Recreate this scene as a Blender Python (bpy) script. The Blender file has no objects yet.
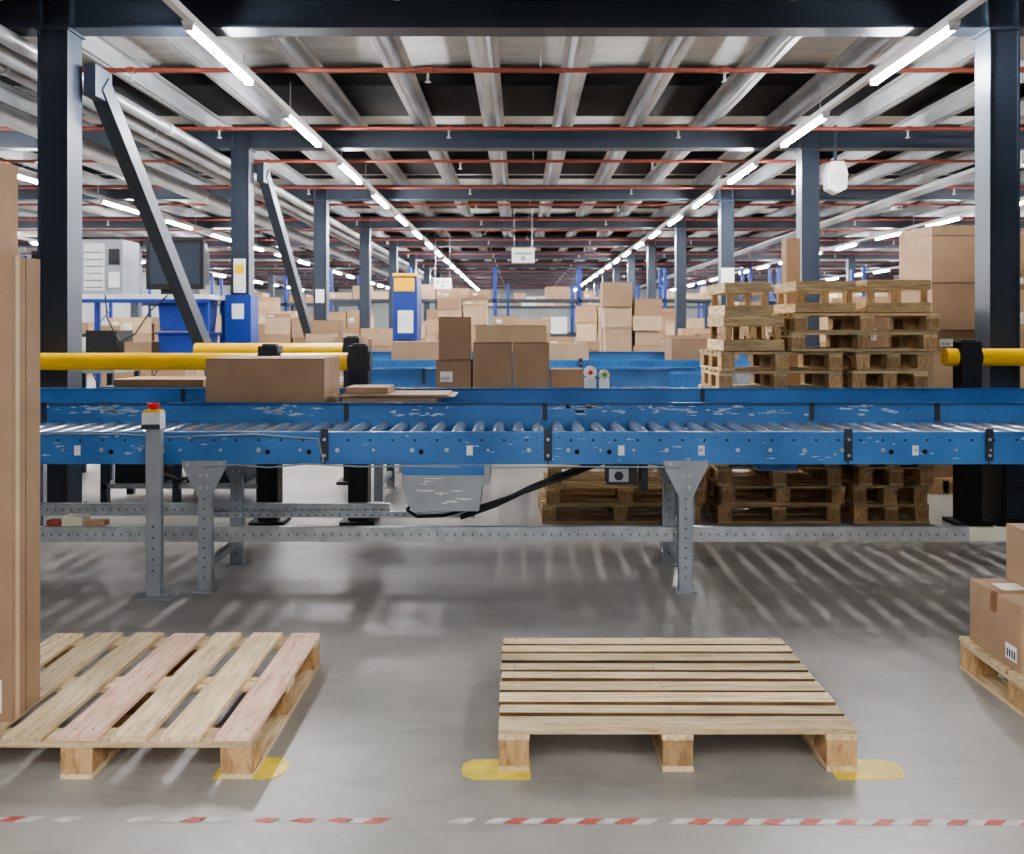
import bpy, math, random
from mathutils import Vector, Matrix, Euler
S = bpy.context.scene
COL = S.collection
# ------------------------------------------------------------------ materials
def newmat(name):
    m = bpy.data.materials.new(name); m.use_nodes = True
    nt = m.node_tree; b = nt.nodes['Principled BSDF']
    return m, nt, b
def N(nt, t, **kw):
    n = nt.nodes.new(t)
    for k, v in kw.items(): setattr(n, k, v)
    return n
def L(nt, a, b): nt.links.new(a, b)
def rgb(r, g, b):
    f = lambda c: ((c/255+0.055)/1.055)**2.4 if c/255 > 0.04045 else c/255/12.92
    return (f(r), f(g), f(b), 1)
def simple(name, c, rough=0.5, metal=0.0, var=0.12, scale=6.0, bump=0.0, scl=(1,1,1)):
    m, nt, b = newmat(name)
    tc = N(nt, 'ShaderNodeTexCoord'); mp = N(nt, 'ShaderNodeMapping'); mp.inputs['Scale'].default_value = scl
    L(nt, tc.outputs['Object'], mp.inputs['Vector'])
    no = N(nt, 'ShaderNodeTexNoise'); no.inputs['Scale'].default_value = scale; no.inputs['Detail'].default_value = 5
    L(nt, mp.outputs[0], no.inputs['Vector'])
    cr = N(nt, 'ShaderNodeValToRGB')
    cr.color_ramp.elements[0].position = 0.3; cr.color_ramp.elements[1].position = 0.7
    cr.color_ramp.elements[0].color = (c[0]*(1-var), c[1]*(1-var), c[2]*(1-var), 1)
    cr.color_ramp.elements[1].color = (min(1, c[0]*(1+var)), min(1, c[1]*(1+var)), min(1, c[2]*(1+var)), 1)
    L(nt, no.outputs['Fac'], cr.inputs[0]); L(nt, cr.outputs[0], b.inputs['Base Color'])
    b.inputs['Roughness'].default_value = rough; b.inputs['Metallic'].default_value = metal
    return m
def wood(name, scl, c1, c2, lo=0.68, hi=1.12):
    m, nt, b = newmat(name)
    tc = N(nt, 'ShaderNodeTexCoord'); mp = N(nt, 'ShaderNodeMapping'); mp.inputs['Scale'].default_value = scl
    geo = N(nt, 'ShaderNodeNewGeometry')
    add = N(nt, 'ShaderNodeVectorMath', operation='ADD')
    mul = N(nt, 'ShaderNodeMath', operation='MULTIPLY'); mul.inputs[1].default_value = 37.0
    L(nt, geo.outputs['Random Per Island'], mul.inputs[0])
    L(nt, tc.outputs['Object'], mp.inputs['Vector']); L(nt, mp.outputs[0], add.inputs[0]); L(nt, mul.outputs[0], add.inputs[1])
    no = N(nt, 'ShaderNodeTexNoise'); no.inputs['Scale'].default_value = 4; no.inputs['Detail'].default_value = 8; no.inputs['Roughness'].default_value = 0.65
    no.inputs['Distortion'].default_value = 0.6
    L(nt, add.outputs[0], no.inputs['Vector'])
    cr = N(nt, 'ShaderNodeValToRGB'); e = cr.color_ramp.elements
    e[0].position = 0.3; e[0].color = c1; e[1].position = 0.58; e[1].color = c2
    L(nt, no.outputs['Fac'], cr.inputs[0])
    n2 = N(nt, 'ShaderNodeTexNoise'); n2.inputs['Scale'].default_value = 2.2; n2.inputs['Detail'].default_value = 6; n2.inputs['Roughness'].default_value = .65
    ad2 = N(nt, 'ShaderNodeVectorMath', operation='ADD'); L(nt, tc.outputs['Object'], ad2.inputs[0]); L(nt, mul.outputs[0], ad2.inputs[1])
    L(nt, ad2.outputs[0], n2.inputs['Vector'])
    c3 = N(nt, 'ShaderNodeValToRGB'); e = c3.color_ramp.elements
    e[0].position = 0.34; e[0].color = (.66,.64,.61,1); e[1].position = 0.58; e[1].color = (1,1,1,1)
    L(nt, n2.outputs['Fac'], c3.inputs[0])
    mx = N(nt, 'ShaderNodeMixRGB', blend_type='MULTIPLY'); mx.inputs[0].default_value = 0.75
    L(nt, cr.outputs[0], mx.inputs[1]); L(nt, c3.outputs[0], mx.inputs[2])
    hs = N(nt, 'ShaderNodeHueSaturation')
    mr = N(nt, 'ShaderNodeMapRange'); mr.inputs['To Min'].default_value = lo; mr.inputs['To Max'].default_value = hi
    L(nt, geo.outputs['Random Per Island'], mr.inputs['Value']); L(nt, mr.outputs[0], hs.inputs['Value'])
    L(nt, mx.outputs[0], hs.inputs['Color']); L(nt, hs.outputs[0], b.inputs['Base Color'])
    b.inputs['Roughness'].default_value = 0.75
    bp = N(nt, 'ShaderNodeBump'); bp.inputs['Strength'].default_value = 0.25; bp.inputs['Distance'].default_value = 0.004
    L(nt, no.outputs['Fac'], bp.inputs['Height']); L(nt, bp.outputs[0], b.inputs['Normal'])
    return m
WC1, WC2 = rgb(188,155,112), rgb(238,216,176)
M_WX = wood('pine_x', (1.2, 14, 14), WC1, WC2, .72, 1.12)
M_WY = wood('pine_y', (14, 1.2, 14), WC1, WC2, .72, 1.12)
M_WXA = wood('old_pine_x', (1.2, 14, 14), rgb(150,120,82), rgb(222,194,148), .6, 1.22)
M_WYA = wood('old_pine_y', (14, 1.2, 14), rgb(150,120,82), rgb(222,194,148), .6, 1.22)
M_EDGE = wood('sawn_edge_gap_shade', (3, 14, 14), rgb(70,52,34), rgb(120,92,60), .6, 1.1)  # darker wood, paints the shade in gaps between deck boards
M_PINK = wood('pine_pink', (1.2, 14, 14), rgb(208,150,128), rgb(240,206,182), .95, 1.1)
M_BLOCK = wood('block_wood', (10, 10, 3), rgb(146,110,70), rgb(204,168,122))

def cardmat(name, c):
    m, nt, b = newmat(name)
    oi = N(nt, 'ShaderNodeObjectInfo'); geo = N(nt, 'ShaderNodeNewGeometry')
    tc = N(nt, 'ShaderNodeTexCoord'); no = N(nt, 'ShaderNodeTexNoise'); no.inputs['Scale'].default_value = 5; no.inputs['Detail'].default_value = 4
    L(nt, tc.outputs['Object'], no.inputs['Vector'])
    ad = N(nt, 'ShaderNodeMath', operation='ADD'); L(nt, oi.outputs['Random'], ad.inputs[0]); L(nt, geo.outputs['Random Per Island'], ad.inputs[1])
    mo = N(nt, 'ShaderNodeMath', operation='FRACT'); L(nt, ad.outputs[0], mo.inputs[0])
    mr = N(nt, 'ShaderNodeMapRange'); mr.inputs['To Min'].default_value = 0.74; mr.inputs['To Max'].default_value = 1.1
    L(nt, mo.outputs[0], mr.inputs['Value'])
    mr2 = N(nt, 'ShaderNodeMapRange'); mr2.inputs['From Min'].default_value = 0.3; mr2.inputs['From Max'].default_value = 0.7
    mr2.inputs['To Min'].default_value = 0.88; mr2.inputs['To Max'].default_value = 1.08
    L(nt, no.outputs['Fac'], mr2.inputs['Value'])
    mu = N(nt, 'ShaderNodeMath', operation='MULTIPLY'); L(nt, mr.outputs[0], mu.inputs[0]); L(nt, mr2.outputs[0], mu.inputs[1])
    hs = N(nt, 'ShaderNodeHueSaturation'); hs.inputs['Color'].default_value = c; L(nt, mu.outputs[0], hs.inputs['Value'])
    L(nt, hs.outputs[0], b.inputs['Base Color']); b.inputs['Roughness'].default_value = 0.8
    return m
M_CARD = cardmat('cardboard', rgb(164,134,106))
M_CARDL = cardmat('cardboard_pale', rgb(192,164,132))
M_TAPE = simple('packing_tape', rgb(140,104,72), 0.3)
M_SEAM = simple('cardboard_seam', rgb(90,66,46), 0.9)
M_LABEL = simple('paper_label', rgb(225,225,220), 0.6, var=0.05)
M_WORN = simple('worn_paint_residue', rgb(170,188,206), 0.6, var=0.15, scale=30)
M_INK = simple('black_ink', rgb(30,30,32), 0.6)

def bluemat():
    m, nt, b = newmat('blue_paint')
    tc = N(nt, 'ShaderNodeTexCoord'); mp = N(nt, 'ShaderNodeMapping'); mp.inputs['Scale'].default_value = (1, 1, 3)
    L(nt, tc.outputs['Object'], mp.inputs['Vector'])
    n1 = N(nt, 'ShaderNodeTexNoise'); n1.inputs['Scale'].default_value = 5; n1.inputs['Detail'].default_value = 12; n1.inputs['Roughness'].default_value = 0.8
    L(nt, mp.outputs[0], n1.inputs['Vector'])
    cr = N(nt, 'ShaderNodeValToRGB'); e = cr.color_ramp.elements
    e[0].position = 0.62; e[0].color = (0,0,0,1); e[1].position = 0.68; e[1].color = (.8,.8,.8,1)
    L(nt, n1.outputs['Fac'], cr.inputs[0])
    n2 = N(nt, 'ShaderNodeTexNoise'); n2.inputs['Scale'].default_value = 2.5; n2.inputs['Detail'].default_value = 6
    L(nt, tc.outputs['Object'], n2.inputs['Vector'])
    c2 = N(nt, 'ShaderNodeValToRGB'); e = c2.color_ramp.elements
    e[0].position = 0.3; e[0].color = rgb(46,96,152); e[1].position = 0.7; e[1].color = rgb(70,124,184)
    L(nt, n2.outputs['Fac'], c2.inputs[0])
    mx = N(nt, 'ShaderNodeMixRGB'); L(nt, cr.outputs[0], mx.inputs[0]); L(nt, c2.outputs[0], mx.inputs[1]); mx.inputs[2].default_value = rgb(150,174,198)
    L(nt, mx.outputs[0], b.inputs['Base Color']); b.inputs['Roughness'].default_value = 0.38
    return m
M_BLUE = bluemat()
M_NAVY = simple('dark_steel_paint', rgb(46,54,66), 0.42, var=0.15, scale=2)
M_GALV = simple('galvanised_steel', rgb(178,181,184), 0.36, 0.55, 0.18, 5, scl=(3, 0.6, 3))
M_GALVD = simple('galvanised_joist', rgb(184,187,190), 0.4, 0.45, 0.22, 3, scl=(3, 0.5, 3))
M_ROLL = simple('roller_steel', rgb(190,192,195), 0.25, 0.9, 0.1, 8)
M_GREY = simple('grey_paint', rgb(146,151,156), 0.45, 0.1, 0.1, 8)
M_LGREY = simple('light_grey_plastic', rgb(205,207,207), 0.5, 0, 0.06)
M_WHITE = simple('white_enamel', rgb(228,228,226), 0.4, 0, 0.04)
M_BLACK = simple('black_rubber', rgb(24,25,28), 0.5, 0, 0.2)
M_HOLE = simple('dark_hole', rgb(14,16,22), 0.8)
M_YEL = simple('yellow_plastic', rgb(245,190,20), 0.35, 0, 0.05)
M_YPAINT = simple('yellow_floor_paint', rgb(222,196,80), 0.45, 0, 0.22, 14)
M_RED = simple('sprinkler_red', rgb(140,70,56), 0.45, 0, 0.15)
M_EST = simple('estop_red', rgb(210,30,24), 0.35)
M_CREAM = simple('cream_paint', rgb(205,200,180), 0.5)
M_DBLUE = simple('bin_blue', rgb(30,56,132), 0.45)
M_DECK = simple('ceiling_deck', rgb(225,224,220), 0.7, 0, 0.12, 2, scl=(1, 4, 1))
M_DARK = simple('dark_band', rgb(26,27,30), 0.8)
M_WALL = simple('wall_paint', rgb(150,152,152), 0.8, 0, 0.08, 1)
M_GREEN = simple('green_plastic', rgb(80,140,60), 0.5)
M_TWHITE = simple('tape_white', rgb(190,187,182), 0.5, 0, 0.25, 25)
M_TRED = simple('tape_red', rgb(180,84,76), 0.5, 0, 0.3, 25)
def emis(name, c, s):
    m, nt, b = newmat(name)
    b.inputs['Base Color'].default_value = (1,1,1,1)
    b.inputs['Emission Color'].default_value = c; b.inputs['Emission Strength'].default_value = s
    return m
M_TUBE = emis('lamp_diffuser', (0.97, 0.985, 1.0, 1), 430)
def floormat():
    m, nt, b = newmat('polished_concrete')
    tc = N(nt, 'ShaderNodeTexCoord')
    n1 = N(nt, 'ShaderNodeTexNoise'); n1.inputs['Scale'].default_value = 0.9; n1.inputs['Detail'].default_value = 10; n1.inputs['Roughness'].default_value = 0.7
    L(nt, tc.outputs['Object'], n1.inputs['Vector'])
    cr = N(nt, 'ShaderNodeValToRGB'); e = cr.color_ramp.elements
    e[0].position = 0.3; e[0].color = rgb(126,122,116); e[1].position = 0.7; e[1].color = rgb(168,163,156)
    L(nt, n1.outputs['Fac'], cr.inputs[0])
    n2 = N(nt, 'ShaderNodeTexNoise'); n2.inputs['Scale'].default_value = 3.2; n2.inputs['Detail'].default_value = 12; n2.inputs['Roughness'].default_value = 0.85
    mp = N(nt, 'ShaderNodeMapping'); mp.inputs['Scale'].default_value = (0.5, 2.2, 1); mp.inputs['Rotation'].default_value = (0, 0, 0.5)
    L(nt, tc.outputs['Object'], mp.inputs['Vector']); L(nt, mp.outputs[0], n2.inputs['Vector'])
    c2 = N(nt, 'ShaderNodeValToRGB'); e = c2.color_ramp.elements
    e[0].position = 0.30; e[0].color = (0.5,0.5,0.5,1); e[1].position = 0.48; e[1].color = (1,1,1,1)
    L(nt, n2.outputs['Fac'], c2.inputs[0])
    mx = N(nt, 'ShaderNodeMixRGB', blend_type='MULTIPLY'); mx.inputs[0].default_value = 0.65
    L(nt, cr.outputs[0], mx.inputs[1]); L(nt, c2.outputs[0], mx.inputs[2]); L(nt, mx.outputs[0], b.inputs['Base Color'])
    mr = N(nt, 'ShaderNodeMapRange'); mr.inputs['From Min'].default_value = 0.3; mr.inputs['From Max'].default_value = 0.7
    mr.inputs['To Min'].default_value = 0.30; mr.inputs['To Max'].default_value = 0.46
    L(nt, n2.outputs['Fac'], mr.inputs['Value']); L(nt, mr.outputs[0], b.inputs['Roughness'])
    return m
M_FLOOR = floormat()

# ------------------------------------------------------------------ mesh builder
class MB:
    def __init__(s): s.v=[]; s.f=[]; s.m=[]; s.mats=[]; s.T=None; s.sm=[]
    def mi(s, mat):
        if mat not in s.mats: s.mats.append(mat)
        return s.mats.index(mat)
    def add(s, vs, fs, mat, smooth=False):
        o = len(s.v); i = s.mi(mat)
        for v in vs:
            v = Vector(v)
            if s.T is not None: v = s.T @ v
            s.v.append(v)
        for f in fs: s.f.append([o+k for k in f]); s.m.append(i); s.sm.append(smooth)
    def box(s, x0,x1,y0,y1,z0,z1, mat):
        s.add([(x0,y0,z0),(x1,y0,z0),(x1,y1,z0),(x0,y1,z0),(x0,y0,z1),(x1,y0,z1),(x1,y1,z1),(x0,y1,z1)],
              [(0,3,2,1),(4,5,6,7),(0,1,5,4),(1,2,6,5),(2,3,7,6),(3,0,4,7)], mat)
    def cyl(s, p0, p1, r, mat, n=12, r1=None):
        p0=Vector(p0); p1=Vector(p1); d=(p1-p0).normalized(); r1 = r if r1 is None else r1
        a = d.orthogonal().normalized(); b = d.cross(a)
        vs=[]; 
        for p, rr in ((p0,r),(p1,r1)):
            for k in range(n):
                t=2*math.pi*k/n; vs.append(p+a*math.cos(t)*rr+b*math.sin(t)*rr)
        s.add(vs, [(k,(k+1)%n,n+(k+1)%n,n+k) for k in range(n)], mat, True)
        s.add(vs, [tuple(range(n-1,-1,-1)), tuple(range(n,2*n))], mat)
    def prism(s, prof, y0, y1, mat):
        n=len(prof); vs=[(x,y0,z) for x,z in prof]+[(x,y1,z) for x,z in prof]
        s.add(vs, [tuple(range(n)), tuple(range(2*n-1,n-1,-1))]+[(k,n+k,n+(k+1)%n,(k+1)%n) for k in range(n)], mat)
    def beam(s, p0, p1, w, h, mat):
        p0=Vector(p0); p1=Vector(p1); d=(p1-p0).normalized()
        a = d.cross(Vector((0,0,1)))
        a = Vector((1,0,0)) if a.length<1e-3 else a.normalized()
        b = a.cross(d)
        vs=[]
        for p in (p0,p1):
            for i,j in ((-1,-1),(1,-1),(1,1),(-1,1)): vs.append(p+a*i*w/2+b*j*h/2)
        s.add(vs, [(0,1,2,3),(7,6,5,4),(0,4,5,1),(1,5,6,2),(2,6,7,3),(3,7,4,0)], mat)
    def tube(s, pts, r, mat, n=8):
        for a,b in zip(pts[:-1], pts[1:]): s.cyl(a,b,r,mat,n)
    def build(s, name, bevel=0, loc=(0,0,0), rz=0, parent=None):
        me=bpy.data.meshes.new(name); me.from_pydata([tuple(v) for v in s.v],[],s.f)
        for m in s.mats: me.materials.append(m)
        me.polygons.foreach_set('material_index', s.m); me.polygons.foreach_set('use_smooth', s.sm)
        me.update()
        import bmesh
        bm=bmesh.new(); bm.from_mesh(me); bmesh.ops.recalc_face_normals(bm, faces=bm.faces); bm.to_mesh(me); bm.free()
        o=bpy.data.objects.new(name, me); COL.objects.link(o); o.location=loc; o.rotation_euler=(0,0,rz)
        if bevel:
            b=o.modifiers.new('bevel','BEVEL'); b.width=bevel; b.segments=2; b.limit_method='ANGLE'; b.angle_limit=math.radians(50)
        if parent: o.parent=parent
        return o
def empty(name, loc=(0,0,0)):
    e=bpy.data.objects.new(name,None); COL.objects.link(e); e.location=loc; e.empty_display_size=0.1
    return e

# ------------------------------------------------------------------ room shell
XL, XR, YB, YF, ZC = -17.0, 19.0, -6.0, 58.0, 4.75
m=MB(); m.box(XL,XR,YB,YF,-0.1,0,M_FLOOR); m.build('floor')
m=MB(); m.box(XL,XR,YB,YF,ZC,ZC+0.1,M_DECK); m.build('ceiling')
m=MB(); m.box(XL-0.1,XL,YB,YF,0,ZC,M_WALL); m.build('wall_left')
m=MB(); m.box(XR,XR+0.1,YB,YF,0,ZC,M_WALL); m.build('wall_right')
m=MB(); m.box(XL,XR,YF,YF+0.1,0,ZC,M_WALL); m.build('wall_back')
m=MB(); m.box(XL,XR,YB-0.1,YB,0,ZC,M_WALL); m.build('wall_front')

YC=[7.3+4.8*k for k in range(-2,11)]
m=MB()
k=-17
while k<20:
    x=-0.37+0.97*k
    if XL+0.4<x<XR-0.4:
        prof=[(x-0.15,4.36),(x-0.15,4.34),(x-0.09,4.34),(x-0.06,4.17),(x+0.06,4.17),(x+0.09,4.34),(x+0.15,4.34),(x+0.15,4.36)]
        m.prism(prof, YB+0.02, YF-0.02, M_GALVD)
        m.box(x-0.012,x+0.012,YB+0.02,YF-0.02,4.158,4.171,M_GALV)
    k+=1
m.build('ceiling_joists')
m=MB()
for y in YC: m.box(XL+.02,XR-.02,y-1.0,y+0.6,4.47,4.62,M_DARK)  # dark sheets that darken the deck around each beam
for y in YC: m.box(XL+.02,XR-.02,y+2.35,y+2.43,4.68,4.75,M_NAVY)
m.build('ceiling_dark_bands')
m=MB()
for y in YC:
    m.box(XL+.02,XR-.02,y-0.11,y+0.11,3.88,3.90,M_NAVY); m.box(XL+.02,XR-.02,y-0.11,y+0.11,4.13,4.15,M_NAVY)
    m.box(XL+.02,XR-.02,y-0.012,y+0.012,3.90,4.13,M_NAVY)
    for x in (-11.3,-3.73,3.87,11.5):
        for dx in (-0.12,0.12): m.box(x+dx-.008,x+dx+.008,y-0.1,y+0.1,3.9,4.13,M_NAVY)
m.build('ceiling_beams')
for i,y in enumerate(YC):
    for x in (-11.3,-3.73,3.87,11.5):
        if y<5: continue
        m=MB(); w=0.12
        m.box(x-w,x-w+.014,y-w,y+w,0.02,3.865,M_NAVY); m.box(x+w-.014,x+w,y-w,y+w,0.02,3.865,M_NAVY)
        m.box(x-w+.014,x+w-.014,y-w+.02,y-w+.034,0.02,3.865,M_NAVY)
        m.box(x-w+.014,x+w-.014,y+w-.034,y+w-.02,0.02,3.865,M_NAVY)
        m.box(x-.17,x+.17,y-.17,y+.17,0,0.02,M_NAVY); m.box(x-.14,x+.14,y-.14,y+.14,3.86,3.878,M_NAVY)
        for dx in (-.14,.14):
            for dy in (-.14,.14): m.cyl((x+dx,y+dy,.02),(x+dx,y+dy,.05),.012,M_GALV,6)
        if x==-3.73 and i in (3,4):
            m.box(x-.08,x+.08,y-w-.012,y-w-.002,1.95,2.4 if i==3 else 2.2,M_LABEL)
            if i==3: m.box(x-.06,x+.06,y-w-.016,y-w-.012,2.2,2.32,M_YEL)
        if x==3.87 and i==4: m.box(x-.12,x+.12,y-w-.012,y-w-.002,2.2,2.6,M_LABEL)
        m.build('steel_column')
for (a,b) in (((-3.52,7.52,3.52),(-3.52,11.35,0.08)),((-3.52,12.35,3.60),(-3.52,16.6,0.08))):
    m=MB(); m.beam(a,b,0.13,0.17,M_NAVY)
    m.box(a[0]-.05,a[0]+.05,a[1]-.16,a[1]+.14,a[2]-.14,a[2]+.12,M_NAVY)
    m.box(b[0]-.1,b[0]+.1,b[1]-.18,b[1]+.12,0,0.08,M_NAVY)
    m.build('diagonal_brace',0.004)

def lightrow(x,y0,y1,z=3.75,pitch=2.85,start=6.8,skip=()):
    m=MB()
    m.box(x-.03,x+.03,y0,y1,z+.045,z+.10,M_WHITE)
    y=start
    while y-pitch>y0: y-=pitch
    while y+1.5<y1:
        if not any(abs(y-s)<.2 for s in skip):
            m.prism([(x-.05,z+.045),(x-.04,z+.012),(x+.04,z+.012),(x+.05,z+.045)],y-.03,y+1.53,M_WHITE)
            m.box(x-.022,x+.022,y,y+1.5,z-.022,z+.012,M_TUBE)
            for e in (y-.03,y+1.5): m.box(x-.035,x+.035,e,e+.03,z-.028,z+.012,M_LGREY)
        y+=pitch
    y=y0+0.9
    while y<y1:
        if min(abs(y-q) for q in YC)>.2: m.cyl((x,y,z+.1),(x,y,4.155),.005,M_GALV,6)
        y+=2.4
    m.build('strip_light_row')
# the lamp positions directly over the pallet aisle are empty
lightrow(-2.5,-5.5,56,skip=(3.95,1.1)); lightrow(3.27,-5.5,56,skip=(3.95,1.1))
lightrow(0.4,-5.5,-0.1,start=-1.75)  # unseen row added behind the camera to brighten front faces
lightrow(-7.5,5.5,56,start=7.6); lightrow(9.1,5.5,56,start=7.2); lightrow(-13,5.5,56); lightrow(14.5,5.5,56)

m=MB()
for yc in YC[1:]:
  for dy in (1.5,4.07):
    y=yc+dy
    if y>56.5: continue
    m.cyl((XL+.05,y,4.0),(XR-.05,y,4.0),.024,M_RED,10)
    x=-15.4
    while x<18:
        m.cyl((x,y,4.0),(x,y,3.89),.012,M_GALV,6); m.cyl((x,y,3.89),(x,y,3.88),.03,M_GALV,8)
        m.box(x-.035,x+.035,y-.035,y+.035,3.975,4.025,M_RED)
        m.cyl((x+1.1,y,4.0),(x+1.1,y,4.155),.006,M_GALV,6)
        x+=2.9
m.build('sprinkler_pipework')
m=MB()
for x,z,r in ((-4.08,3.79,.065),(-4.30,3.77,.085),(-4.62,3.80,.055),(-5.4,3.72,.11)):
    m.cyl((x,YB+.1,z),(x,YF-.2,z),r,M_GALV,18)
    y=-4
    while y<56:
        m.cyl((x,y,z),(x,y+.06,z),r+.008,M_LGREY,18); y+=2.4
m.build('service_pipes')
m=MB(); x=6.9; w=.14; z=3.77
m.box(x-w,x+w,YB+.1,YF-.2,z+.04,z+.045,M_GALV)
for s in (-w,w): m.box(x+s-.003,x+s+.003,YB+.1,YF-.2,z+.04,z+.10,M_GALV)
m.build('cable_tray')

# ------------------------------------------------------------------ pallets
def pallet_geo(m, L_, D, wx, wy, widths=None, bottom='y', pink=(), h=0.144, rng=None, block=M_BLOCK, yb=.12, gap_shade=True):
    rng = rng or random.Random(1)
    t=0.02
    n=len(widths) if widths else 7
    widths = widths or [0.095]*n
    g=(D-sum(widths))/(n-1)
    y=0
    for i,w in enumerate(widths):
        j=rng.uniform(-.004,.004); sk=rng.uniform(-.005,.005) if 0<i<n-1 else 0
        z1=h-rng.uniform(0,.003); y0=y+rng.uniform(0,.004); y1=y+w
        vs=[(-j,y0+sk,h-t),(L_+j*.7,y0-sk,h-t),(L_+j*.7,y1-sk,h-t),(-j,y1+sk,h-t),(-j,y0+sk,z1),(L_+j*.7,y0-sk,z1),(L_+j*.7,y1-sk,z1),(-j,y1+sk,z1)]
        fs=[(0,3,2,1),(4,5,6,7),(1,2,6,5),(3,0,4,7),(0,1,5,4),(2,3,7,6)]
        m.add(vs,fs,M_PINK if i in pink else wx)
        if gap_shade:  # inner board edges coloured dark so the gaps look shaded
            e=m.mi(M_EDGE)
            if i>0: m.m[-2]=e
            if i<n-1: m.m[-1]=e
        for xx in (0.05, L_/2, L_-0.05):
            for dy in (.3,.7): m.cyl((xx+rng.uniform(-.01,.01),y+w*dy,h-.003),(xx,y+w*dy,h+.0004),.003,M_GREY,6)
        y+=w+g
    bw=0.105
    for xx in (0,(L_-bw)/2,L_-bw):
        m.box(xx,xx+bw,0.002,D-.002,h-2*t,h-t-.0005,wy)
        for yy in (0.003,(D-yb)/2,D-yb-.003):
            m.box(xx+.002,xx+bw-.002,yy,yy+yb,0.018,h-2*t-.0005,block)
    if bottom=='y':
        for xx in (0,(L_-bw)/2,L_-bw): m.box(xx,xx+bw,0.0,D,0,.0175,wy)
    else:
        for yy in (0,(D-yb)/2,D-yb): m.box(0,L_,yy,yy+yb,0,.0175,wx)
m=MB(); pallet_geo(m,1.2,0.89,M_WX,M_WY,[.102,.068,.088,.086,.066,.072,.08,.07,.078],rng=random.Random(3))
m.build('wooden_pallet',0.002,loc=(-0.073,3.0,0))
m=MB(); pallet_geo(m,1.0,1.16,M_WX,M_WY,[.125,.13,.12,.14,.125,.13,.125],bottom='x',rng=random.Random(5),pink=(0,3),yb=.105,gap_shade=False)
m.build('wooden_pallet',0.002,loc=(-0.875,2.95,0),rz=math.pi/2)
m=MB(); pallet_geo(m,1.0,0.88,M_WX,M_WY,[.12,.1,.12,.1,.12,.1,.12],bottom='y',rng=random.Random(8),gap_shade=False)
m.build('wooden_pallet',0.002,loc=(1.91,3.03,0))

def stack(name,x,y,L_,D,n,seed,jx=.035):
    m=MB(); r=random.Random(seed)
    for i in range(n):
        dx,dy,a=r.uniform(-jx,jx),r.uniform(-.02,.02),r.uniform(-.022,.022)
        m.T=Matrix.Translation((dx,dy,i*.1445))@Matrix.Rotation(a,4,'Z')
        k=r.choice([5,6,7]); 
        pallet_geo(m,L_,D,M_WXA,M_WYA,[r.uniform(.07,.1) for _ in range(k)],bottom=r.choice('xy'),rng=r,gap_shade=False)
    m.T=None
    return m.build(name,loc=(x,y,0))
stack('pallet_stack',0.17,6.80,1.2,0.72,3,11,.05)
stack('pallet_stack',1.50,6.80,0.93,0.72,9,12)
stack('pallet_stack',2.54,6.80,0.57,0.72,9,13,.025)
m=MB(); r=random.Random(4)
for i in range(2):
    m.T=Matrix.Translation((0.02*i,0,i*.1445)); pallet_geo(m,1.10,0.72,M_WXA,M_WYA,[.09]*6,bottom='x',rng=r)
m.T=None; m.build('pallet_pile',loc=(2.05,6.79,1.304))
def crate(name,x,y,z,w,d,h,n=3):
    m=MB(); t=.02; sl=(h/n)*0.62
    for i in range(n):
        z0=i*(h-sl)/(n-1)
        m.box(0,w,0,t,z0,z0+sl,M_WXA); m.box(0,w,d-t,d,z0,z0+sl,M_WXA)
        m.box(0,t,t,d-t,z0,z0+sl,M_WYA); m.box(w-t,w,t,d-t,z0,z0+sl,M_WYA)
    for xx in (t,w-t-.05,(w-.05)/2):
        for yy in (t,d-t-.03): m.box(xx,xx+.05,yy,yy+.03,0,h,M_BLOCK)
    m.box(t,w-t,t,d-t,0.005,0.02,M_WXA)
    m.build(name,0.0015,loc=(x,y,z))
crate('wooden_crate',1.55,6.85,1.306,0.46,0.6,0.27,2)
crate('wooden_crate',1.56,6.85,1.578,0.36,0.6,0.25,2)
crate('wooden_crate',2.10,6.85,1.598,0.46,0.6,0.24,2)
crate('wooden_crate',2.64,6.85,1.598,0.49,0.6,0.25,2)

# ------------------------------------------------------------------ cardboard boxes
def cbox_geo(m,x0,x1,y0,y1,z0,z1,mat=M_CARD,label=False,tape=True):
    m.box(x0,x1,y0,y1,z0,z1,mat)
    e=.0015; cy=(y0+y1)/2; cx=(x0+x1)/2; d=min(.08,(z1-z0)*.3)
    if tape:
        m.box(x0-e,x1+e,cy-.025,cy+.025,z1-.0005,z1+e,M_TAPE)
        m.box(x0-e,x0,cy-.025,cy+.025,z1-d,z1+e,M_TAPE); m.box(x1,x1+e,cy-.025,cy+.025,z1-d,z1+e,M_TAPE)
        m.box(x0+.002,x1-.002,y0-e,y0,z1-.006,z1-.004,M_SEAM)
    if label:
        w=min(.12,(x1-x0)*.35); h=min(.1,(z1-z0)*.35); lx=x0+(x1-x0)*.12; lz=z0+(z1-z0)*.25
        m.box(lx,lx+w,y0-e,y0,lz,lz+h,M_LABEL)
        for i in range(5): m.box(lx+w*.1+i*w*.15,lx+w*.1+i*w*.15+w*.06,y0-e*1.6,y0-e,lz+h*.15,lz+h*.5,M_INK)
def cbox(x0,x1,y0,y1,z0,z1,mat=M_CARD,label=False,tape=True,rz=0,name='cardboard_box'):
    cx,cy=(x0+x1)/2,(y0+y1)/2
    m=MB(); cbox_geo(m,x0-cx,x1-cx,y0-cy,y1-cy,0,z1-z0,mat,label,tape)
    return m.build(name,0.003,loc=(cx,cy,z0),rz=rz)
PT=0.1455
m=MB(); m.box(-.5,0,0,.18,0,1.58,M_CARD)
m.box(-.5,.0015,.085,.0865,0.0,1.58,M_SEAM); m.box(0,.0015,.02,.045,0.0,1.58,M_CARDL)
m.box(-.07,-.035,-.0015,0,.03,.14,M_LABEL)
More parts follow.
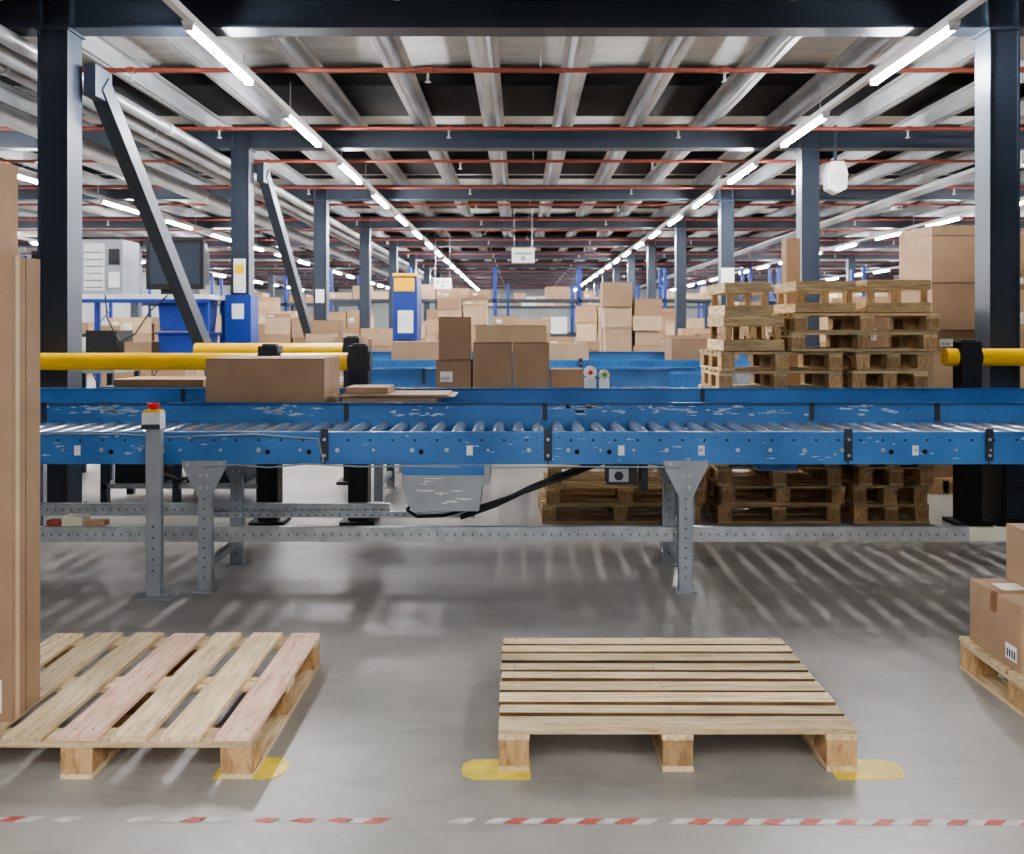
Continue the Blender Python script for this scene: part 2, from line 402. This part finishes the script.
for i in range(6): m.box(-.065,-.04,-.0022,-.0015,.045+i*.014,.051+i*.014,M_INK)
m.build('tall_carton',0.004,loc=(-1.722,3.05,PT))
m=MB(); m.box(-.4,0,0,.15,0,.33,M_CARD); m.box(-.4,0,-.0015,0,.2,.202,M_SEAM); m.build('tall_carton',0.003,loc=(-1.79,3.06,PT+1.58))
first=cbox(1.93,2.33,3.47,3.86,PT,PT+.26,M_CARD,True)
m=MB()
m.box(-.202,-.2005,-.17,-.09,.03,.09,M_LABEL); m.box(-.15,-.02,.02,.12,.2602,.2616,M_LABEL)
for i in range(4): m.box(-.2028,-.202,-.16+i*.017,-.152+i*.017,.04,.07,M_INK)
m.build('shipping_label',parent=first)
cbox(2.36,2.76,3.4,3.86,PT,PT+.26,M_CARD)
cbox(2.08,2.5,3.5,3.85,PT+.263,PT+.50,M_CARD)

R1=.898
cbox(-2.04,-1.27,5.84,6.34,R1+.001,1.282,M_CARD,False,True)
m=MB()
for i,(a,b,c) in enumerate(((0,.60,.0),(.02,.56,.042),(.0,.62,.084))): m.box(a,b,0.0+.02*i,.4,c,c+.04,M_CARD)
m.box(-.02,.74,.02,.4,.128,.136,M_CARDL); m.box(.05,.7,.0,.4,.138,.146,M_CARD); m.box(.02,.3,.05,.35,.148,.19,M_CARD)
m.build('flattened_cartons',0.002,loc=(-1.17,5.87,R1+.001))
R3=0.955
cbox(-.40,-.07,7.68,8.1,R3+.001,R3+.40,M_CARD); cbox(-.06,.25,7.68,8.12,R3+.001,R3+.40,M_CARD)
cbox(-.38,.23,7.70,8.1,R3+.403,R3+.55,M_CARDL)
cbox(-.72,-.42,7.72,8.05,R3+.001,R3+.25,M_CARD,True); cbox(-.71,-.43,7.74,8.0,R3+.253,R3+.62,M_CARD,rz=.08)
cbox(.28,.56,7.95,8.2,R3+.001,R3+.16,M_CARD)

# ------------------------------------------------------------------ conveyors
def patch(m,x,y,z,w,h,rng,mat):
    n=13; vs=[]
    for k in range(n):
        t=2*math.pi*k/n; rr=rng.uniform(.3,1.0)
        vs.append((x+math.cos(t)*w/2*rr,y,z+math.sin(t)*h/2*rr))
    m.add(vs,[tuple(range(n))],mat)
def channel(m,x0,x1,y,z0,z1,mat,face=-1,fl=.035):
    t=.004
    m.box(x0,x1,y-t/2,y+t/2,z0,z1,mat)
    ya,yb=(y,y+fl) if face<0 else (y-fl,y)
    m.box(x0,x1,ya,yb,z1-t,z1,mat); m.box(x0,x1,ya,yb,z0,z0+t,mat)
def conveyor(name,x0,x1,y0,y1,zr,near,far,joints,detail=True,pitch=.125,legs=(),seed=0,rr=.027):
    root=empty(name,((x0+x1)/2,(y0+y1)/2,0)); off=Vector(root.location)
    rng=random.Random(seed)
    def fin(m,n,bev=0):
        o=m.build(n,bev); o.parent=root; o.matrix_parent_inverse=Matrix.Translation(-off)
    m=MB()
    channel(m,x0,x1,y0,near[0],near[1],M_BLUE,-1); channel(m,x0,x1,y1,far[0],far[1],M_BLUE,1)
    if detail=='front': m.box(x0,x1,y1-.045,y1-.002,far[1]-.004,far[1],M_BLUE)
    fin(m,'side_frames')
    m=MB(); x=x0+.05
    while x<x1-.03:
        m.cyl((x,y0+.01,zr-rr-.001),(x,y1-.01,zr-rr-.001),rr,M_ROLL,12)
        x+=pitch
    fin(m,'rollers')
    m=MB()
    yf=y0-.003
    x=x0+.06
    if detail:
        while x<x1-.05:
            m.cyl((x,yf-.001,near[1]-.045),(x,yf+.002,near[1]-.045),.007,M_HOLE,8)
            if rng.random()<.8: m.cyl((x+.06,yf-.001,near[1]-.03),(x+.06,yf+.002,near[1]-.03),.004,M_HOLE,6)
            x+=.125
        x=x0+.1
        while x<x1-.05:
            m.cyl((x,yf-.012,near[0]+.08),(x,yf+.002,near[0]+.08),.013 if rng.random()<.5 else .008,M_GALV,6)
            if rng.random()<.3: m.cyl((x+.05,yf-.004,near[0]+.07),(x+.05,yf+.002,near[0]+.07),.014,M_HOLE,10)
            x+=.21+rng.uniform(-.03,.03)
        x=x0+.1
        while x<x1-.05:
            m.cyl((x,y1-.006,far[1]-.04),(x,y1-.001,far[1]-.04),.004,M_HOLE,6); x+=.25
    if detail=='front':
        for _ in range(130):
            cx=rng.choice([-2.7,-2.5,-1.6,-1.5,-.6,.4,.5,.9,1.3,1.6,2.3])+rng.gauss(0,.12)
            patch(m,cx,y1-.0035,rng.uniform(far[1]-.085,far[1]-.02),rng.uniform(.02,.14),rng.uniform(.005,.028),rng,M_WORN)
        for _ in range(90): patch(m,rng.uniform(x0,x1),yf-.0005,rng.uniform(near[0]+.02,near[1]-.02),rng.uniform(.01,.08),rng.uniform(.004,.014),rng,M_WORN)
        for lx in (-2.5,-.3,1.0,2.2,.55): m.box(lx,lx+.035,yf-.001,yf,near[0]+.05,near[0]+.105,M_LABEL)
    for j in joints:
        m.box(j-.003,j+.003,yf-.001,yf+.001,near[0],near[1],M_HOLE)
        m.box(j-.022,j+.022,yf-.008,yf-.001,near[0]+.02,near[1]+.02,M_NAVY)
        for zz in (near[0]+.05,near[1]-.04): m.cyl((j,yf-.016,zz),(j,yf-.006,zz),.009,M_GALV,6)
        m.box(j-.015,j+.015,y1-.012,y1-.003,zr,far[1]+.002,M_NAVY)
    x=x0+.5
    while x<x1:
        m.box(x,x+.04,y0+.004,y1-.004,near[0]+.01,near[0]+.04,M_BLUE); x+=1.1
    fin(m,'fixings_and_joints')
    m=MB()
    for lx in legs:
        for ly in (y0+.01,y1-.06):
            zt=near[0]+.02
            m.prism([(lx-.125,zt),(lx-.125,zt-.03),(lx-.04,zt-.2),(lx+.04,zt-.2),(lx+.125,zt-.03),(lx+.125,zt)],ly-.016,ly-.011,M_GREY)
            m.box(lx-.037,lx+.037,ly-.01,ly-.004,.01,zt,M_GREY)
            m.box(lx-.037,lx-.032,ly-.004,ly+.04,.01,zt,M_GREY); m.box(lx+.032,lx+.037,ly-.004,ly+.04,.01,zt,M_GREY)
            m.box(lx-.06,lx+.06,ly-.04,ly+.06,0,.01,M_GREY)
            for k in range(10): m.cyl((lx,ly-.0115,.08+k*.055),(lx,ly-.009,.08+k*.055),.005,M_HOLE,8)
            for dx,dz in ((-.09,-.02),(.09,-.02),(-.02,-.15),(.02,-.15),(-.02,-.08),(.02,-.08)): m.cyl((lx+dx,ly-.026,zt+dz),(lx+dx,ly-.014,zt+dz),.009,M_GALV,6)
        m.box(lx-.02,lx+.02,y0+.05,y1-.06,.12,.16,M_GREY)
    fin(m,'legs')
    return root,fin
J=(-3.0,-1.095,0.157,1.84,2.63,3.6)
PCH,RRR=.12,.036
root,fin=conveyor('roller_conveyor',-3.9,4.4,5.05,5.68,.898,(.716,.896),(.80,1.012),J,'front',PCH,(-3.4,-1.77,.93,3.7),1,RRR)
m=MB()
def perf(x0,x1,y,z0,z1,mat):
    channel(m,x0,x1,y,z0,z1,mat,-1,.04)
    x=x0+.03
    while x<x1: 
        m.cyl((x,y-.0035,(z0+z1)/2),(x,y-.0015,(z0+z1)/2),.005,M_HOLE,8); x+=.05
perf(-3.9,2.56,5.13,.262,.345,M_GALV)
perf(-3.9,-.82,5.66,.30,.375,M_GALV)
perf(-2.0,-.28,5.60,.30,.335,M_GALV)
m.box(2.56,4.4,5.125,5.165,.265,.34,M_CREAM)
fin(m,'lower_rails')
m=MB()
m.prism([(-.66,.712),(-.66,.60),(-.63,.50),(-.60,.455),(-.23,.455),(-.21,.60),(-.17,.61),(-.17,.712)],5.03,5.30,M_GREY)
m.box(-.665,-.165,5.025,5.305,.70,.716,M_GREY)
rng=random.Random(9)
for _ in range(10): patch(m,rng.uniform(-.56,-.3),5.0285,rng.uniform(.5,.64),rng.uniform(.04,.14),rng.uniform(.006,.02),rng,M_LABEL)
m.box(-.655,-.2,5.021,5.025,.66,.712,M_BLUE)
fin(m,'motor_housing',.004)
m=MB()
m.box(.49,.66,5.06,5.2,.60,.714,M_BLACK); m.box(.50,.61,5.056,5.06,.615,.69,M_GREY); m.cyl((.555,5.045,.65),(.555,5.056,.65),.025,M_BLACK,14)
m.box(.68,.72,5.06,5.16,.56,.714,M_BLACK)
m.box(1.38,1.60,5.2,5.35,.655,.716,M_BLUE)
fin(m,'sensor_boxes',.003)
m=MB()
P=lambda l:[Vector(p) for p in l]
m.tube(P([(.50,5.25,.70),(.30,5.25,.62),(.05,5.25,.53),(-.2,5.25,.45),(-.45,5.25,.385),(-.6,5.25,.38),(-.66,5.25,.42),(-.62,5.25,.46)]),.010,M_BLACK)
m.tube(P([(.45,5.28,.70),(.1,5.28,.56),(-.15,5.28,.44),(-.35,5.28,.37)]),.016,M_BLACK)
m.tube(P([(-1.77,5.04,.70),(-1.6,5.035,.715),(-1.4,5.035,.70),(-1.2,5.035,.72),(-.9,5.035,.705),(-.6,5.015,.71),(-.1,5.035,.70),(.3,5.035,.705),(.9,5.035,.70)]),.005,M_GREY)
m.tube(P([(-2.9,5.035,.88),(-2.6,5.035,.89),(-2.2,5.035,.885),(-1.95,5.035,.87),(-1.5,5.035,.885),(-1.13,5.035,.86),(-1.1,5.035,.73)]),.005,M_GREY)
fin(m,'cables')
m=MB()
x=-2.01
m.box(x-.042,x+.042,4.93,4.97,.01,.93,M_GREY); m.box(x-.085,x+.115,4.88,5.02,0,.01,M_GREY)
m.beam((x+.05,4.95,.012),(x+.1,4.95,.03),.04,.02,M_GREY)
m.box(x-.03,x+.03,4.97,5.03,.78,.84,M_GREY)
for k in range(5): m.cyl((x,4.9285,.15+k*.06),(x,4.9305,.15+k*.06),.005,M_HOLE,8)
m.box(x-.05,x+.05,4.90,4.975,.93,1.02,M_LGREY); m.box(x-.05,x+.05,4.897,4.90,.93,.955,M_NAVY)
m.box(x-.045,x+.045,4.905,4.97,1.02,1.032,M_YEL)
m.cyl((x,4.938,1.032),(x,4.938,1.05),.018,M_EST,16); m.cyl((x,4.938,1.048),(x,4.938,1.068),.033,M_EST,20)
m.build('emergency_stop_post',.003)

conveyor('roller_conveyor',-3.9,4.4,5.76,6.42,.898,(.78,.90),(.80,1.052),(-2.4,1.3),False,PCH,(-3.4,1.08,3.9),2,RRR)
conveyor('roller_conveyor',-1.50,1.40,7.62,8.40,R3,(.80,.952),(.82,1.10),(-.9,.7,),True,.12,(-1.2,1.2),3,.036)
conveyor('roller_conveyor',-1.9,2.8,10.4,11.1,1.08,(.93,1.11),(.93,1.19),(-.9,.7,),True,.12,(-1.5,1.5,2.6),4)
conveyor('roller_conveyor',-1.6,1.9,9.2,9.8,.95,(.80,1.02),(.80,1.05),(-.9,.7,),True,.12,(-1.2,1.2),5)
cbox(1.76,2.54,10.45,10.95,1.081,1.36,M_CARD)
cbox(-1.5,-.9,10.5,10.95,1.081,1.32,M_CARD); cbox(.3,.8,10.5,10.95,1.081,1.3,M_CARDL)
m=MB(); 
m.cyl((.60,7.66,1.1),(.60,7.72,1.1),.055,M_LABEL,20); m.cyl((.60,7.655,1.1),(.60,7.66,1.1),.02,M_EST,16); m.box(.55,.65,7.66,7.74,.957,1.05,M_LGREY)
m.cyl((.72,7.66,1.08),(.72,7.72,1.08),.045,M_CREAM,20); m.cyl((.72,7.655,1.08),(.72,7.66,1.08),.02,M_GREEN,16); m.box(.68,.76,7.66,7.74,.957,1.04,M_LABEL)
m.build('label_dispenser',.002)

# ------------------------------------------------------------------ barriers
def barrier(x0,x1,y,z,posts,r=.066):
    m=MB(); m.cyl((x0,y,z),(x1,y,z),r,M_YEL,20)
    for p in posts:
        m.box(p-.075,p+.075,y-.075,y+.075,.02,z+.12,M_BLACK); m.box(p-.13,p+.13,y-.13,y+.13,0,.03,M_BLACK)
        m.box(p-.05,p+.05,y-.05,y+.05,z+.12,z+.135,M_BLACK)
        m.cyl((p-.085,y,z),(p+.085,y,z),r+.008,M_BLACK,20)
    m.build('safety_barrier',.004)
barrier(-5.8,-1.22,6.85,1.225,(-4.6,-1.9,-1.22))
barrier(-3.1,-1.55,8.6,1.27,(-1.6,))
barrier(3.21,6.5,6.8,1.26,(3.38,5.6))
m=MB(); m.box(3.56,3.98,6.62,7.05,.03,.62,M_BLACK); m.box(3.58,3.96,6.615,6.62,.08,.58,M_NAVY); m.box(3.61,3.93,6.61,6.615,.3,.31,M_HOLE); m.box(3.56,3.98,6.64,7.05,0,.03,M_BLACK)
m.build('floor_cabinet',.006)

# ------------------------------------------------------------------ workstation (left)
root=empty('packing_workstation',(-4.8,11.9,0))
def wfin(m,n,b=0):
    o=m.build(n,b); o.parent=root; o.matrix_parent_inverse=Matrix.Translation(-Vector((-4.8,11.9,0)))
m=MB()
for x in (-5.75,-4.05):
    for y in (11.55,12.2): m.box(x,x+.05,y,y+.05,0,1.85,M_DBLUE)
m.box(-5.8,-3.97,11.5,12.3,1.85,1.91,M_LGREY); m.box(-5.8,-3.97,11.5,12.3,1.02,1.06,M_WHITE)
m.box(-5.8,-3.97,11.5,12.3,.3,.34,M_GREY); m.box(-5.8,-3.97,11.49,11.5,1.80,1.85,M_DBLUE)
wfin(m,'frame',.003)
m=MB(); m.box(-5.65,-5.12,11.6,12.1,1.91,2.62,M_GREY)
m.box(-5.62,-5.35,11.59,11.6,1.96,2.57,M_LGREY)
for k in range(6): m.box(-5.60,-5.38,11.583,11.59,2.0+k*.09,2.01+k*.09,M_NAVY)
m.box(-5.3,-5.16,11.59,11.6,2.3,2.5,M_BLACK); m.box(-5.3,-5.16,11.59,11.6,2.0,2.2,M_WHITE)
wfin(m,'label_printer',.02)
m=MB(); m.box(-4.82,-4.08,11.6,11.68,1.98,2.62,M_BLACK); m.box(-4.75,-4.13,11.68,11.98,2.05,2.5,M_BLACK); m.box(-4.65,-4.25,11.65,11.95,1.91,1.98,M_BLACK)
m.box(-4.77,-4.13,11.595,11.60,2.04,2.57,M_NAVY)
for k in range(4): m.box(-4.75+k*.16,-4.65+k*.16,11.69,12.0,2.5,2.6,M_GREY)
wfin(m,'monitor',.01)
m=MB(); m.prism([(-4.65,1.4),(-4.6,1.06),(-4.1,1.06),(-4.05,1.4)],11.55,12.1,M_DBLUE); m.box(-4.68,-4.02,11.52,12.13,1.4,1.43,M_DBLUE)
m.prism([(-4.65,1.84),(-4.62,1.44),(-4.1,1.44),(-4.05,1.84)],11.55,12.1,M_DBLUE)
m.box(-5.6,-5.2,11.6,12.1,1.06,1.45,M_BLACK); m.box(-5.1,-4.75,11.6,12.0,1.06,1.3,M_CARD)
wfin(m,'storage_bins',.005)
m=MB()
m.tube(P([(-5.3,11.5,1.9),(-5.25,11.45,1.6),(-5.1,11.45,1.3),(-4.9,11.45,1.4),(-4.7,11.45,1.7),(-4.5,11.5,1.9)]),.01,M_BLACK)
m.tube(P([(-5.5,11.5,1.0),(-5.3,11.45,.6),(-5.0,11.45,.5),(-4.7,11.45,.8),(-4.6,11.5,1.0)]),.01,M_BLACK)
wfin(m,'cables')
m=MB()
m.box(-5.1,-3.9,8.6,8.65,.25,.29,M_GREY); m.box(-5.1,-3.9,9.2,9.25,.25,.29,M_GREY)
for x in (-5.1,-3.95,-4.5):
    for y in (8.6,9.2): m.box(x,x+.05,y,y+.05,0,1.05,M_NAVY)
m.box(-5.15,-3.85,8.55,9.3,1.05,1.09,M_GREY); m.box(-5.1,-3.9,8.6,9.25,.6,.62,M_GREY)
m.box(-5.0,-4.6,8.65,9.1,.62,.95,M_BLACK); m.box(-4.4,-4.1,8.65,9.1,.62,.85,M_DBLUE)
m.prism([(-4.95,1.09),(-5.0,1.25),(-4.9,1.42),(-4.6,1.46),(-4.45,1.3),(-4.45,1.09)],8.7,9.1,M_BLACK)
m.build('equipment_trolley',.004)
m=MB()
for x in (-3.5,-2.9,-2.2):
    for y in (7.5,8.0): m.box(x,x+.06,y,y+.06,0,.95,M_NAVY)
m.box(-3.52,-2.12,7.48,8.08,.95,.99,M_NAVY); m.box(-3.5,-2.14,7.5,8.06,.14,.18,M_GREY); m.box(-3.5,-2.14,7.5,8.06,.5,.53,M_GREY)
m.box(-3.4,-3.0,7.55,8.0,.18,.46,M_BLACK); m.box(-2.8,-2.3,7.55,8.0,.18,.40,M_NAVY); m.box(-3.4,-2.65,7.53,8.0,.99,1.05,M_CARD)
m.box(-2.75,-2.3,7.55,7.9,.53,.8,M_BLACK)
m.tube(P([(-3.1,7.46,.5),(-3.0,7.44,.3),(-2.8,7.44,.22),(-2.6,7.44,.32),(-2.5,7.46,.5)]),.01,M_BLACK)
m.tube(P([(-3.4,7.46,.8),(-3.2,7.44,.6),(-2.9,7.44,.62),(-2.7,7.46,.8)]),.01,M_BLACK)
m.build('work_table',.004)
m=MB(); x,y=-3.73,12.1
m.box(x-.17,x-.135,y-.2,y+.16,0,1.92,M_DBLUE); m.box(x+.135,x+.17,y-.2,y+.16,0,1.92,M_DBLUE); m.box(x-.135,x+.135,y-.2,y-.16,0,1.92,M_DBLUE)
m.box(x-.08,x+.08,y-.206,y-.2,1.6,1.8,M_LABEL)
m.build('column_guard',.004)

m=MB()
m.box(-1.98,-1.60,14,14.6,0,2.28,M_DBLUE); m.box(-1.96,-1.64,13.985,14,2.05,2.26,M_YEL); m.box(-1.98,-1.60,13.97,14.6,2.28,2.33,M_YEL)
m.box(-1.9,-1.66,13.985,14,1.4,1.75,M_LABEL); m.box(-1.9,-1.66,13.985,14,1.2,1.3,M_HOLE)
m.build('control_cabinet',.01)
m=MB()
m.prism([(4.03,3.30),(4.01,3.50),(4.07,3.66),(4.24,3.66),(4.29,3.50),(4.27,3.30),(4.15,3.24)],11.75,11.95,M_WHITE)
m.cyl((4.15,11.73,3.43),(4.15,11.75,3.43),.09,M_LGREY,18)
m.box(4.13,4.17,11.83,11.87,3.66,4.15,M_NAVY)
m.build('loudspeaker',.01)
def sign(x,y,z,w,h):
    m=MB(); m.box(x-w/2,x+w/2,y,y+.02,z,z+h,M_WHITE)
    m.box(x-w*.4,x+w*.4,y-.003,y,z+h*.55,z+h*.7,M_GREY); m.box(x-w*.1,x+w*.1,y-.003,y,z+h*.15,z+h*.45,M_GREY)
    for s in (-.4,.4): m.cyl((x+w*s,y+.01,z+h),(x+w*s,y+.01,4.15),.006,M_GALV,6)
    m.build('hanging_sign')
sign(.07,20,2.93,.5,.33); sign(-2.2,25.6,2.6,.5,.3)

# ------------------------------------------------------------------ stacks of boxes
def boxstack(x,y,w,d,h,seed,nx=2,name='palletised_boxes'):
    r=random.Random(seed); m=MB()
    pallet_geo(m,w,d,M_WXA,M_WYA,[.1]*5,rng=r,gap_shade=False)
    cw=w/nx; ny=2 if d>.7 else 1; cd=d/ny
    for i in range(nx):
        for j in range(ny):
            z=.146; top=h*r.uniform(.75,1.0)
            while z<top-.08:
                hh=min(r.choice([.2,.28,.35,.42,.5]),top-z)
                if hh<.08: break
                g=r.uniform(.003,.05)
                cbox_geo(m,i*cw+g,(i+1)*cw-.004,j*cd+g,(j+1)*cd-.004,z,z+hh-.002,r.choice([M_CARD,M_CARD,M_CARDL]),r.random()<.3)
                z+=hh
    return m.build(name,loc=(x,y,0))
boxstack(2.97,8.0,.60,.7,2.25,21,1); boxstack(3.66,8.0,.42,.7,2.45,22,1); boxstack(4.3,8.1,.9,.8,2.4,23,1)
cbox(2.28,2.40,7.7,7.85,0,2.25,M_CARD,tape=False,name='tall_carton')
spec=[(-3.2,13.2,.9,.8,1.7),(-3.3,15,1.1,.8,1.5),(-1.3,13.2,.8,.8,1.45),(-1.5,16.2,.9,.8,2.2),(-.3,17.2,.9,.8,1.7),
(.45,15.2,1.0,.8,1.55),(1.10,12.0,.8,.8,2.12),(2.0,12.4,.9,.8,1.5),(2.1,14.5,1,.8,1.7),(2.9,13.2,.8,.8,1.6),
(-.6,20,1.1,.8,1.95),(1.9,18.5,1.1,.8,1.8),(-2.6,19.5,1.1,.8,2.0),(4.6,12,1.1,.9,2.1),(5.9,11,1.1,.9,2.2),(7.2,12,1.1,.9,2.3),
(4.8,15,1.1,.9,2.1),(6.3,15.5,1.1,.9,2.3),(5.2,9.2,1.1,.9,2.0),(4.6,19,1.1,.9,2.3),(6.2,20,1.1,.9,2.2),(8.2,17,1.1,.9,2.4),
(-6.5,14.5,1.1,.9,1.9),(-7.6,12.0,1.1,.9,2.1),(-8,17,1.1,.9,2.0),(-5.4,19,1.1,.9,2.0),(-6.8,20.5,1.1,.9,2.2),(-5,23,1.1,.9,2.0),
(1.5,24,1.1,.8,2.1),(3.1,24,1.1,.8,2.2),(-6.9,9.6,1.1,.9,1.7),(-8.6,10.2,1.1,.9,2.1)]
for i,(x,y,w,d,h) in enumerate(spec): boxstack(x,y,w,d,h,100+i)

def rack(x0,nb,y,seed,h=3.4):
    r=random.Random(seed); m=MB(); bw=2.7
    for i in range(nb+1):
        x=x0+i*bw
        for yy in (y,y+1.0): m.box(x-.05,x+.05,yy,yy+.08,0,h,M_DBLUE)
        for k in range(5): m.beam((x,y+.05,.3+k*.6),(x,y+1.03,.3+(k+1)*.6 if k<4 else 2.9),.03,.03,M_DBLUE)
    for z in (1.2,2.3,):
        m.box(x0,x0+nb*bw,y,y+.05,z,z+.1,M_NAVY); m.box(x0,x0+nb*bw,y+1.03,y+1.08,z,z+.1,M_NAVY); m.box(x0,x0+nb*bw,y+.05,y+1.03,z+.07,z+.09,M_GALV)
    for i in range(nb):
        for z in (.0,1.3,2.4):
            x=x0+i*bw+.12
            while x<x0+(i+1)*bw-.6:
                w=r.uniform(.4,.8); hh=r.uniform(.3,.85)
                if z>2 : hh*=.6
                if r.random()<.75: cbox_geo(m,x,x+w-.03,y+.08,y+.95,z+.001,z+hh,r.choice([M_CARD,M_CARDL,M_LGREY if r.random()<.3 else M_CARD]),r.random()<.4)
                x+=w
    m.build('pallet_rack')
rack(-6.2,5,28.5,1); rack(-14,3,33,2,3.4); rack(8.2,3,28.5,3); rack(-3.2,4,37.2,4,3.3)
for i in range(5):
    rack(-15.9,1,12+i*4,10+i); rack(12.8,1,13+i*4,20+i)

# ------------------------------------------------------------------ floor markings
def mark(x0,x1,y0,y1,left):
    m=MB(); r=(y1-y0)/2*.8; pts=[]
    def arc(cx,cy,a0):
        return [(cx+math.cos(a0+math.pi/2*k/6)*r,cy+math.sin(a0+math.pi/2*k/6)*r) for k in range(7)]
    if left: pts=[(x0,y1),(x0,y0)]+arc(x1-r,y0+r,-math.pi/2)+arc(x1-r,y1-r,0)
    else: pts=[(x1,y0),(x1,y1)]+arc(x0+r,y1-r,math.pi/2)+arc(x0+r,y0+r,math.pi)
    k=len(pts); m.add([(x,y,.0005) for x,y in pts]+[(x,y,.002) for x,y in pts],[tuple(range(k-1,-1,-1)),tuple(range(k,2*k))]+[(i,(i+1)%k,k+(i+1)%k,k+i) for i in range(k)],M_YPAINT)
    m.build('yellow_floor_mark')
mark(-.195,.035,2.945,3.085,False); mark(1.04,1.28,2.945,3.085,True); mark(-1.01,-.78,2.95,3.10,True)
def tape(x0,x1,y0,y1,fade,seed):
    m=MB(); r=random.Random(seed); x=x0; w=.055; k=0
    while x<x1:
        yy=y0+(y1-y0)*(x-x0)/(x1-x0)
        if r.random()>fade:
            s=.035; c=M_TRED if k%2 else M_TWHITE
            a=r.uniform(0,.006) if fade<.2 else r.uniform(0,.02)
            m.add([(x,yy+a,.0012),(x+w,yy,.0012),(x+w+s,yy+.033-a*.5,.0012),(x+s,yy+.033,.0012)],[(0,1,2,3)],c)
        x+=w; k+=1
    m.build('hazard_floor_tape')
tape(-2.4,-.45,2.70,2.685,.35,1); tape(-.22,2.6,2.685,2.665,.08,2)
m=MB(); m.box(-2.62,-2.50,5.14,5.24,.346,.40,M_CREAM); m.box(-2.49,-2.38,5.15,5.22,.346,.375,M_CARD); m.box(-2.71,-2.63,5.15,5.2,.346,.38,M_RED); m.build('scrap_blocks',.003)

# ------------------------------------------------------------------ world, camera
w=bpy.data.worlds.new('world'); S.world=w; w.use_nodes=True
w.node_tree.nodes['Background'].inputs[0].default_value=(.6,.65,.7,1); w.node_tree.nodes['Background'].inputs[1].default_value=.05
try: S.view_settings.look='AgX - Medium High Contrast'
except Exception as e: print(e)
cam=bpy.data.cameras.new('camera'); co=bpy.data.objects.new('camera',cam); COL.objects.link(co)
co.location=(0,0,1.48); co.rotation_euler=(math.pi/2,0,0)
cam.sensor_width=36; cam.sensor_fit='HORIZONTAL'; cam.lens=36*900/1024
cam.shift_x=-8/1024; cam.shift_y=-99/1024; cam.clip_end=200
cam.dof.use_dof=True; cam.dof.focus_distance=4.6; cam.dof.aperture_fstop=4.0
S.camera=co
